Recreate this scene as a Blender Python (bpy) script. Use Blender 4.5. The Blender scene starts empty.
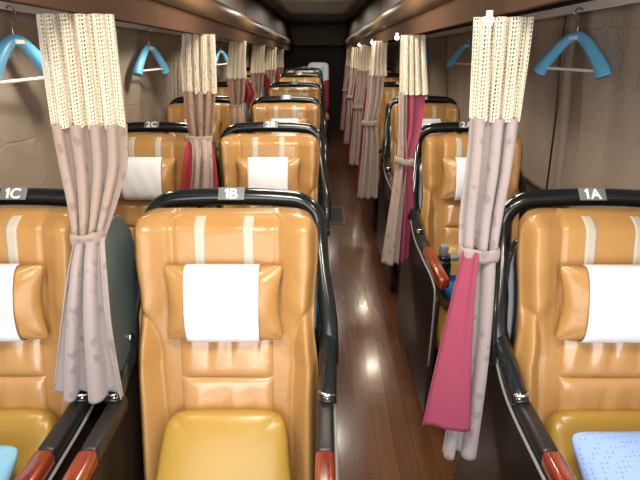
import bpy, math, random
from mathutils import Vector, Matrix

random.seed(4)
S = bpy.context.scene
COL = S.collection
PI = math.pi
CAMZ = 1.52
F = 480.0
PITCH = math.radians(22.42)
YAW = math.radians(0.2)
PITCHROW = 1.12          # distance between seat rows
ROW1 = 1.216             # row one, at the hoop of the backrest
SEATX = {'A': 0.757, 'B': -0.250, 'C': -0.860}

# ------------------------------------------------------------------ camera
cam = bpy.data.cameras.new('camera')
cam.sensor_width = 36.0
cam.lens = F / 640.0 * 36.0
cam.clip_start = 0.02
co = bpy.data.objects.new('camera', cam)
COL.objects.link(co)
co.location = (0, 0, CAMZ)
co.rotation_euler = (PI / 2 - PITCH, 0, YAW)
S.camera = co
RM = co.rotation_euler.to_matrix()


def at(px, py, y):
    """the point at distance y down the bus that the photo shows at (px, py)"""
    d = RM @ Vector(((px - 320) / F, -(py - 240) / F, -1.0))
    k = y / d.y
    return Vector((d.x * k, y, CAMZ + d.z * k))


# ------------------------------------------------------------------ materials
def srgb(r, g, b):
    def f(c):
        c /= 255.0
        return c / 12.92 if c <= 0.04045 else ((c + 0.055) / 1.055) ** 2.4
    return (f(r), f(g), f(b), 1.0)


def mat(name, rgb, rough=0.5, metal=0.0, spec=0.5, coat=0.0, noise=0.0, nscale=8.0, bump=0.0, bscale=60.0,
        sheen=0.0, emit=None, estr=0.0, stretch=None):
    m = bpy.data.materials.new(name)
    m.use_nodes = True
    nt = m.node_tree
    b = nt.nodes['Principled BSDF']
    b.inputs['Base Color'].default_value = srgb(*rgb)
    b.inputs['Roughness'].default_value = rough
    b.inputs['Metallic'].default_value = metal
    b.inputs['Specular IOR Level'].default_value = spec
    b.inputs['Coat Weight'].default_value = coat
    b.inputs['Coat Roughness'].default_value = 0.12
    b.inputs['Sheen Weight'].default_value = sheen
    if emit:
        b.inputs['Emission Color'].default_value = srgb(*emit)
        b.inputs['Emission Strength'].default_value = estr
    tc = nt.nodes.new('ShaderNodeTexCoord')
    src = tc.outputs['Object']
    if stretch:
        mp = nt.nodes.new('ShaderNodeMapping')
        mp.inputs['Scale'].default_value = stretch
        nt.links.new(src, mp.inputs['Vector'])
        src = mp.outputs['Vector']
    if noise > 0:
        n = nt.nodes.new('ShaderNodeTexNoise')
        n.inputs['Scale'].default_value = nscale
        n.inputs['Detail'].default_value = 4
        nt.links.new(src, n.inputs['Vector'])
        mx = nt.nodes.new('ShaderNodeMix')
        mx.data_type = 'RGBA'
        c = srgb(*rgb)
        mx.inputs['A'].default_value = tuple(x * (1 - noise) for x in c[:3]) + (1,)
        mx.inputs['B'].default_value = tuple(min(1, x * (1 + noise)) for x in c[:3]) + (1,)
        nt.links.new(n.outputs['Fac'], mx.inputs['Factor'])
        nt.links.new(mx.outputs['Result'], b.inputs['Base Color'])
    if bump > 0:
        n2 = nt.nodes.new('ShaderNodeTexNoise')
        n2.inputs['Scale'].default_value = bscale
        n2.inputs['Detail'].default_value = 3
        nt.links.new(src, n2.inputs['Vector'])
        bp = nt.nodes.new('ShaderNodeBump')
        bp.inputs['Strength'].default_value = bump
        bp.inputs['Distance'].default_value = 0.01
        nt.links.new(n2.outputs['Fac'], bp.inputs['Height'])
        nt.links.new(bp.outputs['Normal'], b.inputs['Normal'])
    return m


def wood_floor():
    m = mat('dark_plank_floor', (84, 52, 30), rough=0.24, spec=0.7, coat=0.5)
    nt = m.node_tree
    b = nt.nodes['Principled BSDF']
    tc = nt.nodes.new('ShaderNodeTexCoord')
    mp = nt.nodes.new('ShaderNodeMapping')
    mp.inputs['Rotation'].default_value = (0, 0, PI / 2)
    nt.links.new(tc.outputs['Object'], mp.inputs['Vector'])
    br = nt.nodes.new('ShaderNodeTexBrick')
    br.inputs['Color1'].default_value = srgb(112, 70, 40)
    br.inputs['Color2'].default_value = srgb(94, 57, 33)
    br.inputs['Mortar'].default_value = srgb(72, 43, 25)
    br.inputs['Scale'].default_value = 1.0
    br.inputs['Brick Width'].default_value = 0.9
    br.inputs['Row Height'].default_value = 0.075
    br.inputs['Mortar Size'].default_value = 0.0012
    nt.links.new(mp.outputs['Vector'], br.inputs['Vector'])
    n = nt.nodes.new('ShaderNodeTexNoise')
    mp2 = nt.nodes.new('ShaderNodeMapping')
    mp2.inputs['Scale'].default_value = (40, 2.5, 1)
    nt.links.new(tc.outputs['Object'], mp2.inputs['Vector'])
    nt.links.new(mp2.outputs['Vector'], n.inputs['Vector'])
    n.inputs['Scale'].default_value = 1.0
    n.inputs['Detail'].default_value = 6
    mx = nt.nodes.new('ShaderNodeMix')
    mx.data_type = 'RGBA'
    mx.blend_type = 'MULTIPLY'
    mx.inputs['Factor'].default_value = 0.5
    nt.links.new(br.outputs['Color'], mx.inputs['A'])
    nt.links.new(n.outputs['Fac'], mx.inputs['B'])
    nt.links.new(mx.outputs['Result'], b.inputs['Base Color'])
    bp = nt.nodes.new('ShaderNodeBump')
    bp.inputs['Strength'].default_value = 0.12
    bp.inputs['Distance'].default_value = 0.004
    nt.links.new(n.outputs['Fac'], bp.inputs['Height'])
    nt.links.new(bp.outputs['Normal'], b.inputs['Normal'])
    return m


def flower_fabric(name, base, dark, rough=0.75):
    """plain cloth with a faint woven flower pattern"""
    m = mat(name, base, rough=rough, spec=0.25, sheen=0.3)
    nt = m.node_tree
    b = nt.nodes['Principled BSDF']
    tc = nt.nodes.new('ShaderNodeTexCoord')
    mp = nt.nodes.new('ShaderNodeMapping')
    mp.inputs['Scale'].default_value = (1, 1, 0.8)
    nt.links.new(tc.outputs['Object'], mp.inputs['Vector'])
    v = nt.nodes.new('ShaderNodeTexVoronoi')
    v.inputs['Scale'].default_value = 30
    nt.links.new(mp.outputs['Vector'], v.inputs['Vector'])
    n = nt.nodes.new('ShaderNodeTexNoise')
    n.inputs['Scale'].default_value = 45
    nt.links.new(tc.outputs['Object'], n.inputs['Vector'])
    ad = nt.nodes.new('ShaderNodeMath')
    ad.operation = 'MULTIPLY_ADD'
    ad.inputs[1].default_value = 0.7
    nt.links.new(n.outputs['Fac'], ad.inputs[0])
    nt.links.new(v.outputs['Distance'], ad.inputs[2])
    r = nt.nodes.new('ShaderNodeValToRGB')
    r.color_ramp.elements[0].position = 0.55
    r.color_ramp.elements[0].color = srgb(*dark)
    r.color_ramp.elements[1].position = 0.66
    r.color_ramp.elements[1].color = srgb(*base)
    nt.links.new(ad.outputs[0], r.inputs['Fac'])
    nt.links.new(r.outputs['Color'], b.inputs['Base Color'])
    return m


def creased_fabric():
    """heavy window curtain cloth with pressed fold lines and wrinkles"""
    m = mat('creased_blackout_cloth', (176, 162, 148), rough=0.6, spec=0.3)
    nt = m.node_tree
    b = nt.nodes['Principled BSDF']
    tc = nt.nodes.new('ShaderNodeTexCoord')
    sx = nt.nodes.new('ShaderNodeSeparateXYZ')
    nt.links.new(tc.outputs['Object'], sx.inputs[0])
    cb = nt.nodes.new('ShaderNodeCombineXYZ')
    nt.links.new(sx.outputs['Y'], cb.inputs['X'])
    nt.links.new(sx.outputs['Z'], cb.inputs['Y'])
    br = nt.nodes.new('ShaderNodeTexBrick')
    br.offset = 0.0
    br.inputs['Color1'].default_value = (1, 1, 1, 1)
    br.inputs['Color2'].default_value = (1, 1, 1, 1)
    br.inputs['Mortar'].default_value = (0.75, 0.75, 0.75, 1)
    br.inputs['Scale'].default_value = 1
    br.inputs['Brick Width'].default_value = 0.37
    br.inputs['Row Height'].default_value = 0.19
    br.inputs['Mortar Size'].default_value = 0.006
    br.inputs['Mortar Smooth'].default_value = 1.0
    n = nt.nodes.new('ShaderNodeTexNoise')
    n.inputs['Scale'].default_value = 9
    n.inputs['Detail'].default_value = 7
    n.inputs['Roughness'].default_value = 0.6
    n.inputs['Distortion'].default_value = 1.2
    nt.links.new(tc.outputs['Object'], n.inputs['Vector'])
    nd = nt.nodes.new('ShaderNodeMix')
    nd.data_type = 'VECTOR'
    nd.inputs['Factor'].default_value = 0.05
    nt.links.new(cb.outputs[0], nd.inputs['A'])
    nt.links.new(n.outputs['Color'], nd.inputs['B'])
    nt.links.new(nd.outputs['Result'], br.inputs['Vector'])
    ad = nt.nodes.new('ShaderNodeMath')
    ad.operation = 'MULTIPLY_ADD'
    ad.inputs[1].default_value = 1.6
    nt.links.new(n.outputs['Fac'], ad.inputs[0])
    nt.links.new(br.outputs['Color'], ad.inputs[2])
    bp = nt.nodes.new('ShaderNodeBump')
    bp.inputs['Strength'].default_value = 0.55
    bp.inputs['Distance'].default_value = 0.012
    nt.links.new(ad.outputs[0], bp.inputs['Height'])
    nt.links.new(bp.outputs['Normal'], b.inputs['Normal'])
    return m


def dotted_fabric():
    m = mat('dotted_blue_cotton', (150, 182, 236), rough=0.8, spec=0.2)
    nt = m.node_tree
    b = nt.nodes['Principled BSDF']
    tc = nt.nodes.new('ShaderNodeTexCoord')
    v = nt.nodes.new('ShaderNodeTexVoronoi')
    v.inputs['Scale'].default_value = 95
    v.inputs['Randomness'].default_value = 0.25
    nt.links.new(tc.outputs['Object'], v.inputs['Vector'])
    r = nt.nodes.new('ShaderNodeValToRGB')
    r.color_ramp.elements[0].position = 0.22
    r.color_ramp.elements[0].color = srgb(122, 150, 210)
    r.color_ramp.elements[1].position = 0.32
    r.color_ramp.elements[1].color = srgb(146, 174, 226)
    nt.links.new(v.outputs['Distance'], r.inputs['Fac'])
    nt.links.new(r.outputs['Color'], b.inputs['Base Color'])
    return m


def cherry_wood():
    m = mat('lacquered_cherry_wood', (150, 52, 22), rough=0.18, spec=0.6, coat=0.6)
    nt = m.node_tree
    b = nt.nodes['Principled BSDF']
    tc = nt.nodes.new('ShaderNodeTexCoord')
    mp = nt.nodes.new('ShaderNodeMapping')
    mp.inputs['Scale'].default_value = (60, 7, 60)
    nt.links.new(tc.outputs['Object'], mp.inputs['Vector'])
    n = nt.nodes.new('ShaderNodeTexNoise')
    n.inputs['Scale'].default_value = 1
    n.inputs['Detail'].default_value = 5
    nt.links.new(mp.outputs['Vector'], n.inputs['Vector'])
    r = nt.nodes.new('ShaderNodeValToRGB')
    r.color_ramp.elements[0].position = 0.35
    r.color_ramp.elements[0].color = srgb(90, 26, 12)
    r.color_ramp.elements[1].position = 0.65
    r.color_ramp.elements[1].color = srgb(146, 56, 26)
    nt.links.new(n.outputs['Fac'], r.inputs['Fac'])
    nt.links.new(r.outputs['Color'], b.inputs['Base Color'])
    return m


M = {
    'leather': mat('tan_leather', (172, 130, 77), rough=0.28, spec=0.5, noise=0.08, nscale=9, bump=0.2, bscale=26),
    'mustard': mat('light_cast_leather', (172, 138, 62), rough=0.32, spec=0.5, noise=0.05, nscale=6, bump=0.05, bscale=18),  # seat leather with the yellow cast of the lighting put into its colour
    'leather_shiny': mat('sheen_lightened_leather', (184, 140, 88), rough=0.24, spec=0.7, coat=0.7, noise=0.05, nscale=9, bump=0.2, bscale=26),  # tan leather lightened and coated to stand in for reflected sheen
    'stripe': mat('pale_stripe_leather', (180, 173, 158), rough=0.4, spec=0.4),
    'cloth': mat('white_headrest_cloth', (224, 226, 234), rough=0.85, spec=0.2, bump=0.06, bscale=200),
    'black': mat('glossy_black_plastic', (24, 30, 32), rough=0.2, spec=0.6, coat=0.3),
    'shell': mat('dark_brown_shell', (33, 26, 22), rough=0.36, spec=0.35),
    'wing': mat('dark_teal_grey_vinyl', (72, 86, 86), rough=0.42, spec=0.5, noise=0.05),
    'rim': mat('pale_grey_rim', (130, 132, 130), rough=0.35, spec=0.5),
    'pad': mat('black_vinyl_pad', (34, 32, 32), rough=0.4, spec=0.5),
    'wood': cherry_wood(),
    'chrome': mat('chrome', (210, 212, 214), rough=0.18, metal=1.0),
    'plate': mat('grey_number_plate', (118, 124, 124), rough=0.45),
    'white': mat('white_lettering', (246, 246, 244), rough=0.6),
    'drape': flower_fabric('taupe_flower_cloth', (150, 132, 122), (131, 113, 105)),
    'drape_lilac': flower_fabric('grey_lilac_flower_cloth', (150, 139, 138), (132, 120, 123)),
    'drape_brown': flower_fabric('brown_taupe_cloth', (140, 112, 94), (124, 97, 81)),
    'lining': mat('magenta_lining_cloth', (142, 62, 84), rough=0.75, spec=0.2, noise=0.04, nscale=20),
    'lining_dark': mat('maroon_lining_cloth', (140, 44, 54), rough=0.75, spec=0.2, noise=0.04, nscale=20),
    'lace': mat('ivory_lace', (250, 240, 220), rough=0.8, spec=0.2),
    'window_cloth': creased_fabric(),
    'valance': mat('brown_plush', (86, 62, 46), rough=0.9, spec=0.1, noise=0.12, nscale=14),
    'lip': mat('tan_rack_vinyl', (106, 84, 60), rough=0.38, spec=0.5),
    'rack': mat('dark_brown_rack_panel', (62, 48, 36), rough=0.5, spec=0.4),
    'underside': mat('rack_underside', (104, 88, 74), rough=0.6),
    'ceiling': mat('olive_brown_ceiling', (98, 82, 58), rough=0.55, noise=0.06, nscale=4),
    'hatch': mat('grey_ceiling_hatch', (172, 178, 172), rough=0.45),
    'wallp': mat('wall_panel', (96, 84, 74), rough=0.6),
    'dark': mat('dark_rear_panel', (30, 22, 18), rough=0.6),
    'alu': mat('white_aluminium', (244, 244, 240), rough=0.4, spec=0.5),
    'hanger': mat('light_blue_plastic', (110, 192, 236), rough=0.3, spec=0.5),
    'hanger_dark': mat('mid_blue_plastic', (60, 130, 200), rough=0.3, spec=0.5),
    'blue_plain': mat('pale_blue_cotton', (128, 176, 204), rough=0.8, spec=0.2, bump=0.1, bscale=30),
    'blue_dots': dotted_fabric(),
    'blanket': mat('blue_fleece', (46, 104, 168), rough=0.9, spec=0.1, noise=0.1, nscale=30),
    'floor': wood_floor(),
    'grille': mat('black_grille', (14, 13, 12), rough=0.5),
    'lamp': mat('fill_lamp_glow', (255, 240, 214), emit=(255, 236, 205), estr=6.0),
    'bulb': mat('lit_bulb', (255, 246, 230), emit=(255, 246, 230), estr=14.0),
    'cord': mat('black_cord', (16, 14, 14), rough=0.35),
    'hatch_frame': mat('floor_hatch_metal', (104, 92, 78), rough=0.4, metal=0.4),
}


def translucent(m, fac):
    nt = m.node_tree
    b = nt.nodes['Principled BSDF']
    out = nt.nodes['Material Output']
    tr = nt.nodes.new('ShaderNodeBsdfTranslucent')
    tr.inputs['Color'].default_value = b.inputs['Base Color'].default_value
    mx = nt.nodes.new('ShaderNodeMixShader')
    mx.inputs[0].default_value = fac
    nt.links.new(b.outputs[0], mx.inputs[1])
    nt.links.new(tr.outputs[0], mx.inputs[2])
    nt.links.new(mx.outputs[0], out.inputs['Surface'])


translucent(M['lace'], 0.35)

# ------------------------------------------------------------------ object helpers
def link(o, parent=None):
    COL.objects.link(o)
    if parent is not None:
        o.parent = parent
    return o


def mesh(name, v, f, m, smooth=True):
    me = bpy.data.meshes.new(name)
    me.from_pydata([tuple(p) for p in v], [], f)
    me.validate()
    import bmesh
    bm = bmesh.new()
    bm.from_mesh(me)
    bmesh.ops.remove_doubles(bm, verts=bm.verts, dist=1e-6)
    bmesh.ops.recalc_face_normals(bm, faces=bm.faces)
    bm.to_mesh(me)
    bm.free()
    if smooth:
        me.polygons.foreach_set('use_smooth', [True] * len(me.polygons))
    if m is not None:
        me.materials.append(m)
    return me


def obj(name, me, parent=None, loc=(0, 0, 0), rot=(0, 0, 0), label=None):
    o = bpy.data.objects.new(name, me)
    o.location = loc
    o.rotation_euler = rot
    link(o, parent)
    if label:
        o['label'] = label
    return o


def thing(name, label, cat, loc=(0, 0, 0), group=None, rot=(0, 0, 0), me=None):
    o = bpy.data.objects.new(name, me)
    o.location = loc
    o.rotation_euler = rot
    link(o)
    o['label'] = label
    o['category'] = cat
    if group:
        o['group'] = group
    if me is None:
        o.empty_display_size = 0.05
    return o


def struct(name, me):
    o = bpy.data.objects.new(name, me)
    link(o)
    o['kind'] = 'structure'
    return o


def boxes(name, lst, m, bev=0.0):
    """one mesh of (possibly bevelled) boxes given as (x0,x1,y0,y1,z0,z1)"""
    import bmesh
    bm = bmesh.new()
    for (x0, x1, y0, y1, z0, z1) in lst:
        r = bmesh.ops.create_cube(bm, size=1.0)
        for v in r['verts']:
            v.co = Vector(((x0 + x1) / 2 + v.co.x * (x1 - x0), (y0 + y1) / 2 + v.co.y * (y1 - y0),
                           (z0 + z1) / 2 + v.co.z * (z1 - z0)))
        if bev:
            es = list({e for v in r['verts'] for e in v.link_edges})
            bmesh.ops.bevel(bm, geom=es, offset=bev, segments=3, affect='EDGES', profile=0.5)
    me = bpy.data.meshes.new(name)
    bm.to_mesh(me)
    bm.free()
    me.materials.append(m)
    if bev:
        me.polygons.foreach_set('use_smooth', [True] * len(me.polygons))
    return me


def prism(name, poly, axis, a, b, m, bev=0.0, smooth=False):
    """extrude a 2-D polygon along an axis from a to b; poly is (y,z) for X, (x,z) for Y, (x,y) for Z"""
    import bmesh
    bm = bmesh.new()

    def P(p, t):
        if axis == 'X':
            return (t, p[0], p[1])
        if axis == 'Y':
            return (p[0], t, p[1])
        return (p[0], p[1], t)
    va = [bm.verts.new(P(p, a)) for p in poly]
    vb = [bm.verts.new(P(p, b)) for p in poly]
    n = len(poly)
    bm.faces.new(va)
    bm.faces.new(list(reversed(vb)))
    for i in range(n):
        bm.faces.new((va[i], vb[i], vb[(i + 1) % n], va[(i + 1) % n]))
    bmesh.ops.recalc_face_normals(bm, faces=bm.faces)
    if bev:
        bmesh.ops.bevel(bm, geom=list(bm.edges), offset=bev, segments=3, affect='EDGES', profile=0.5)
    me = bpy.data.meshes.new(name)
    bm.to_mesh(me)
    bm.free()
    me.materials.append(m)
    if smooth or bev:
        me.polygons.foreach_set('use_smooth', [True] * len(me.polygons))
    return me


def catmull(pts, k=8):
    out = []
    n = len(pts)
    for i in range(n - 1):
        p0 = pts[max(0, i - 1)]
        p1 = pts[i]
        p2 = pts[i + 1]
        p3 = pts[min(n - 1, i + 2)]
        for j in range(k):
            t = j / k
            out.append(tuple(0.5 * ((2 * b) + (-a + c) * t + (2 * a - 5 * b + 4 * c - d) * t * t +
                                    (-a + 3 * b - 3 * c + d) * t ** 3) for a, b, c, d in zip(p0, p1, p2, p3)))
    out.append(tuple(pts[-1]))
    return out


def tube(name, pts, r, m, seg=12, rfun=None, k=8, flat=None, spline=True):
    """a swept tube; rfun(t) scales the radius; flat=(u,v) makes an oval section"""
    P = [Vector(p) for p in (catmull(pts, k) if spline else pts)]
    n = len(P)
    v, f = [], []
    ref = Vector((0, 0, 1))
    prevu = None
    for i in range(n):
        t = (P[min(n - 1, i + 1)] - P[max(0, i - 1)]).normalized()
        if prevu is None:
            u = t.cross(ref)
            if u.length < 1e-3:
                u = t.cross(Vector((0, 1, 0)))
        else:
            u = prevu - t * prevu.dot(t)
        u.normalize()
        prevu = u
        w = t.cross(u)
        rr = r * (rfun(i / (n - 1)) if rfun else 1)
        for s in range(seg):
            a = 2 * PI * s / seg
            fu, fw = flat if flat else (1, 1)
            v.append(P[i] + u * (math.cos(a) * rr * fu) + w * (math.sin(a) * rr * fw))
    for i in range(n - 1):
        for s in range(seg):
            s2 = (s + 1) % seg
            f.append((i * seg + s, i * seg + s2, (i + 1) * seg + s2, (i + 1) * seg + s))
    f.append(tuple(range(seg)))
    f.append(tuple((n - 1) * seg + s for s in reversed(range(seg))))
    return mesh(name, v, f, m)


def cushion(name, w, h, t, m, n=28, corner=4.0, edge=0.5, pinch=0.0, back=1.0, wr=0.0, seed=0):
    """a stuffed pad in the XZ plane, facing -Y: half-width w, half-height h, half-thickness t"""
    rnd = random.Random(seed)
    ph = [rnd.uniform(0, 6.28) for _ in range(6)]
    v, f = [], []
    N = n

    def P(u, q, side):
        k = (abs(u) ** corner + abs(q) ** corner) ** (1 / corner)
        mx = max(abs(u), abs(q))
        s = mx / k if k > 1e-6 else 1
        x, z = u * s * w, q * s * h
        # pulled-in edges between pointed corners
        x *= 1 - pinch * (1 - q * q) * u * u
        z *= 1 - pinch * (1 - u * u) * q * q
        d = max(0.0, (1 - u ** 2)) ** edge * max(0.0, (1 - q ** 2)) ** edge
        y = t * d
        if wr:
            y += wr * d * (math.sin(7 * u + ph[0] + 3 * q) + math.sin(5 * q + ph[1] - 4 * u) + math.sin(11 * u * q + ph[2]))
        return (x, -y if side < 0 else y * back, z)
    for side in (-1, 1):
        o = len(v)
        for j in range(N + 1):
            for i in range(N + 1):
                # denser towards the edge so the rim is round
                u = math.sin((i / N * 2 - 1) * PI / 2)
                q = math.sin((j / N * 2 - 1) * PI / 2)
                v.append(P(u, q, side))
        for j in range(N):
            for i in range(N):
                a = o + j * (N + 1) + i
                f.append((a, a + 1, a + N + 2, a + N + 1))
    return mesh(name, v, f, m)


def text_mesh(txt, size, m, bold=0.03):
    """bold lettering in the XY plane, centred"""
    v, f = [], []
    x = 0.0
    for ch in txt:
        if ch == '1':
            P = [(0.10, 0.0), (0.26, 0.0), (0.26, 0.72), (0.14, 0.72), (0.0, 0.60), (0.0, 0.47), (0.10, 0.53)]
            v0 = len(v)
            for e in (0.0006, -0.0006):
                v += [(x + p[0] * size, p[1] * size, e) for p in P]
            n = len(P)
            f.append((v0 + 1, v0 + 2, v0 + 3, v0 + 6, v0))
            f.append((v0 + 3, v0 + 4, v0 + 5, v0 + 6))
            for i in range(n):
                j = (i + 1) % n
                f.append((v0 + i, v0 + j, v0 + n + j, v0 + n + i))
            x += 0.34 * size
            continue
        c = bpy.data.curves.new('text', 'FONT')
        c.body = ch
        c.size = size
        c.extrude = 0.0006
        c.offset = bold * size
        o = bpy.data.objects.new('text', c)
        COL.objects.link(o)
        dg = bpy.context.evaluated_depsgraph_get()
        me = bpy.data.meshes.new_from_object(o.evaluated_get(dg))
        bpy.data.objects.remove(o)
        bpy.data.curves.remove(c)
        lo = min(q.co.x for q in me.vertices)
        hi = max(q.co.x for q in me.vertices)
        v0 = len(v)
        v += [(q.co.x - lo + x, q.co.y, q.co.z) for q in me.vertices]
        f += [tuple(v0 + i for i in p.vertices) for p in me.polygons]
        bpy.data.meshes.remove(me)
        x += hi - lo + 0.07 * size
    w = x - 0.07 * size
    v = [(p[0] - w / 2, p[1] - 0.36 * size, p[2]) for p in v]
    return mesh('seat_number', v, f, m, False)


# ------------------------------------------------------------------ the seat
def sst(a, b, x):
    t = max(0.0, min(1.0, (x - a) / (b - a)))
    return t * t * (3 - 2 * t)


ZT, ZB = 1.112, 0.36
YT, YB = -0.059, -0.255
REC = math.atan2(YT - YB, ZT - ZB)
NRM = Vector((0, -math.cos(REC), math.sin(REC)))     # out of the backrest


def halfw(z):
    return 0.240 - 0.010 * sst(1.02, 0.86, z) + 0.012 * sst(0.84, 0.7, z)


def arc_edge(z):
    """inner seam of the lower side wing"""
    if z > 0.88:
        return 0.30
    t = (0.88 - z) / 0.14
    if t < 1:
        return 0.236 - 0.062 * math.sqrt(max(0, 1 - (1 - t) ** 2))
    return 0.176 - 0.006 * sst(0.74, 0.6, z)


def groove(d, w=0.006):
    return -0.006 * math.exp(-(d / w) ** 2)


def relief(x, z):
    ax = abs(x)
    hw = halfw(z)
    h = 0.0
    # upper bolsters
    up = sst(0.72, 0.9, z)
    h += up * 0.032 * sst(0.135, 0.205, ax)
    h += groove(ax - 0.137) * sst(0.83, 0.9, z)
    # lower wings
    a = arc_edge(z)
    h += 0.042 * sst(a, a + 0.045, ax) * (1 - 0.4 * up)
    if z < 0.88:
        h += groove(ax - a)
    # faint pull wrinkles by the wings
    h += 0.0022 * math.sin(60 * z + 25 * ax) * sst(0.14, 0.2, ax) * math.exp(-((z - 0.87) / 0.12) ** 2)
    # sides and top roll away
    e = (hw - ax)
    h -= 0.05 * (1 - sst(0.0, 0.034, e)) ** 2
    h -= 0.040 * max(0.0, 1 - (ZT - z) / 0.05) ** 2.2
    h += 0.0018 * math.sin(46 * x) * math.exp(-((z - 1.09) / 0.03) ** 2)
    return h


def on_back(x, z, off=0.0):
    y = YT + (YB - YT) * (ZT - z) / (ZT - ZB)
    return Vector((x, y, z)) + NRM * (relief(x, z) + off)


def make_back():
    nx, nz = 84, 104
    v, f = [], []
    for j in range(nz + 1):
        z = ZB + (ZT - ZB) * j / nz
        for i in range(nx + 1):
            u = i / nx * 2 - 1
            u = math.sin(u * PI / 2) * 0.55 + u * 0.45
            cx = 1.0
            top = ZT - z
            hw = halfw(z)
            r = 0.05
            if top < r:
                hw -= r - math.sqrt(max(0, r * r - (r - top) ** 2))
            v.append(on_back(u * hw, z))
    F_ = (nx + 1) * (nz + 1)
    for j in range(nz):
        for i in range(nx):
            a = j * (nx + 1) + i
            f.append((a, a + 1, a + nx + 2, a + nx + 1))
    # back side
    for j in range(nz + 1):
        for i in range(nx + 1):
            p = Vector(v[j * (nx + 1) + i])
            z = ZB + (ZT - ZB) * j / nz
            y = YT + (YB - YT) * (ZT - z) / (ZT - ZB)
            v.append((p.x * 0.97, y + 0.055, z))
    for j in range(nz):
        for i in range(nx):
            a = F_ + j * (nx + 1) + i
            f.append((a, a + nx + 1, a + nx + 2, a + 1))
    ring = [i for i in range(nx + 1)] + [j * (nx + 1) + nx for j in range(1, nz + 1)] + \
           [nz * (nx + 1) + i for i in range(nx - 1, -1, -1)] + [j * (nx + 1) for j in range(nz - 1, 0, -1)]
    for q in range(len(ring)):
        a, b = ring[q], ring[(q + 1) % len(ring)]
        f.append((a, F_ + a, F_ + b, b))
    return mesh('backrest', v, f, M['leather'])


def make_stripe(x0, x1, z0=0.93, z1=1.107):
    nx, nz = 4, 40
    v, f = [], []
    for j in range(nz + 1):
        z = z0 + (z1 - z0) * j / nz
        for i in range(nx + 1):
            v.append(on_back(x0 + (x1 - x0) * i / nx, z, 0.0016))
    for j in range(nz):
        for i in range(nx):
            a = j * (nx + 1) + i
            f.append((a, a + 1, a + nx + 2, a + nx + 1))
    n = len(v)
    for j in range(nz + 1):
        z = z0 + (z1 - z0) * j / nz
        for i in range(nx + 1):
            v.append(on_back(x0 + (x1 - x0) * i / nx, z, -0.002))
    for j in range(nz):
        for i, s in ((0, 1), (nx, -1)):
            a = j * (nx + 1) + i
            f.append((a, a + nx + 1, n + a + nx + 1, n + a))
    return mesh('stripe', v, f, M['stripe'])


def place_on_back(me, z, off):
    """turn a pad made in the XZ plane so that it lies on the backrest"""
    y = YT + (YB - YT) * (ZT - z) / (ZT - ZB)
    R = Matrix.Rotation(-REC, 4, 'X')
    me.transform(Matrix.Translation(Vector((0, y, z)) + NRM * off) @ R)
    return me


def wrinkled_pad(name, w, h, t, m, folds):
    """a lumbar pad with vertical gathers"""
    N = 40
    v, f = [], []
    for side in (-1, 1):
        o = len(v)
        for j in range(N + 1):
            for i in range(N + 1):
                u = math.sin((i / N * 2 - 1) * PI / 2)
                q = math.sin((j / N * 2 - 1) * PI / 2)
                d = max(0, 1 - u ** 8) ** 0.5 * max(0, 1 - q ** 6) ** 0.5
                y = t * d
                if side < 0:
                    for (u0, wd, amp, top) in folds:
                        y += 1.7 * amp * math.exp(-((u - u0 - 0.04 * q) / wd) ** 2) * (0.5 + 0.5 * q * top) * d
                v.append((u * w, -y if side < 0 else y * 0.5, q * h))
        for j in range(N):
            for i in range(N):
                a = o + j * (N + 1) + i
                f.append((a, a + 1, a + N + 2, a + N + 1))
    return mesh(name, v, f, m)


def make_headrest_cloth(w, h, t):
    """cloth sleeve around the headrest pillow"""
    v, f = [], []
    nx, nz = 16, 28
    o = 0
    for j in range(nz + 1):
        a = PI * (j / nz) * 1.0
        # front half of the sleeve from the lower rear edge up over the front to the top rear edge
        q = -math.cos(a)
        d = math.sin(a)
        for i in range(nx + 1):
            u = i / nx * 2 - 1
            bulge = 1 - 0.10 * u * u
            z = q * h * 1.02
            y = -(t + 0.004) * (d ** 0.62) * bulge - 0.0008 * math.sin(9 * u + 4 * q)
            v.append((u * w * (1 + 0.01 * q), y, z))
    for j in range(nz):
        for i in range(nx):
            p = j * (nx + 1) + i
            f.append((p, p + 1, p + nx + 2, p + nx + 1))
    n = len(v)
    for j in range(nz + 1):
        for i in range(nx + 1):
            x, y, z = v[j * (nx + 1) + i]
            v.append((x, y + 0.003, z * 0.99))
    for j in range(nz):
        for i in range(nx):
            p = n + j * (nx + 1) + i
            f.append((p, p + nx + 1, p + nx + 2, p + 1))
    ring = [i for i in range(nx + 1)] + [j * (nx + 1) + nx for j in range(1, nz + 1)] + \
           [nz * (nx + 1) + i for i in range(nx - 1, -1, -1)] + [j * (nx + 1) for j in range(nz - 1, 0, -1)]
    for q in range(len(ring)):
        a, b = ring[q], ring[(q + 1) % len(ring)]
        f.append((a, n + a, n + b, b))
    return mesh('headrest_cloth', v, f, M['cloth'])


def hoop_pts():
    pts = []
    xb, xt, zt = 0.272, 0.236, 1.104
    r = 0.085
    pts.append((xb, -0.13, 0.70))
    pts.append((xb - 0.002, -0.075, 0.80))
    pts.append((xt + 0.016, -0.005, 0.90))
    pts.append((xt + 0.005, 0.05, 0.98))
    for a in (0, 22, 45, 68, 90):
        A = math.radians(a)
        pts.append((xt - r + r * math.cos(A), 0.078 + 0.012 * math.sin(A), zt - r * 0.8 + r * 0.8 * math.sin(A)))
    half = pts
    mid = [(0.08, 0.092, zt + 0.004), (0.0, 0.093, zt + 0.005)]
    right = half + mid
    left = [(-x, y, z) for x, y, z in reversed(half + mid[:1])]
    return right + left


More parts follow.
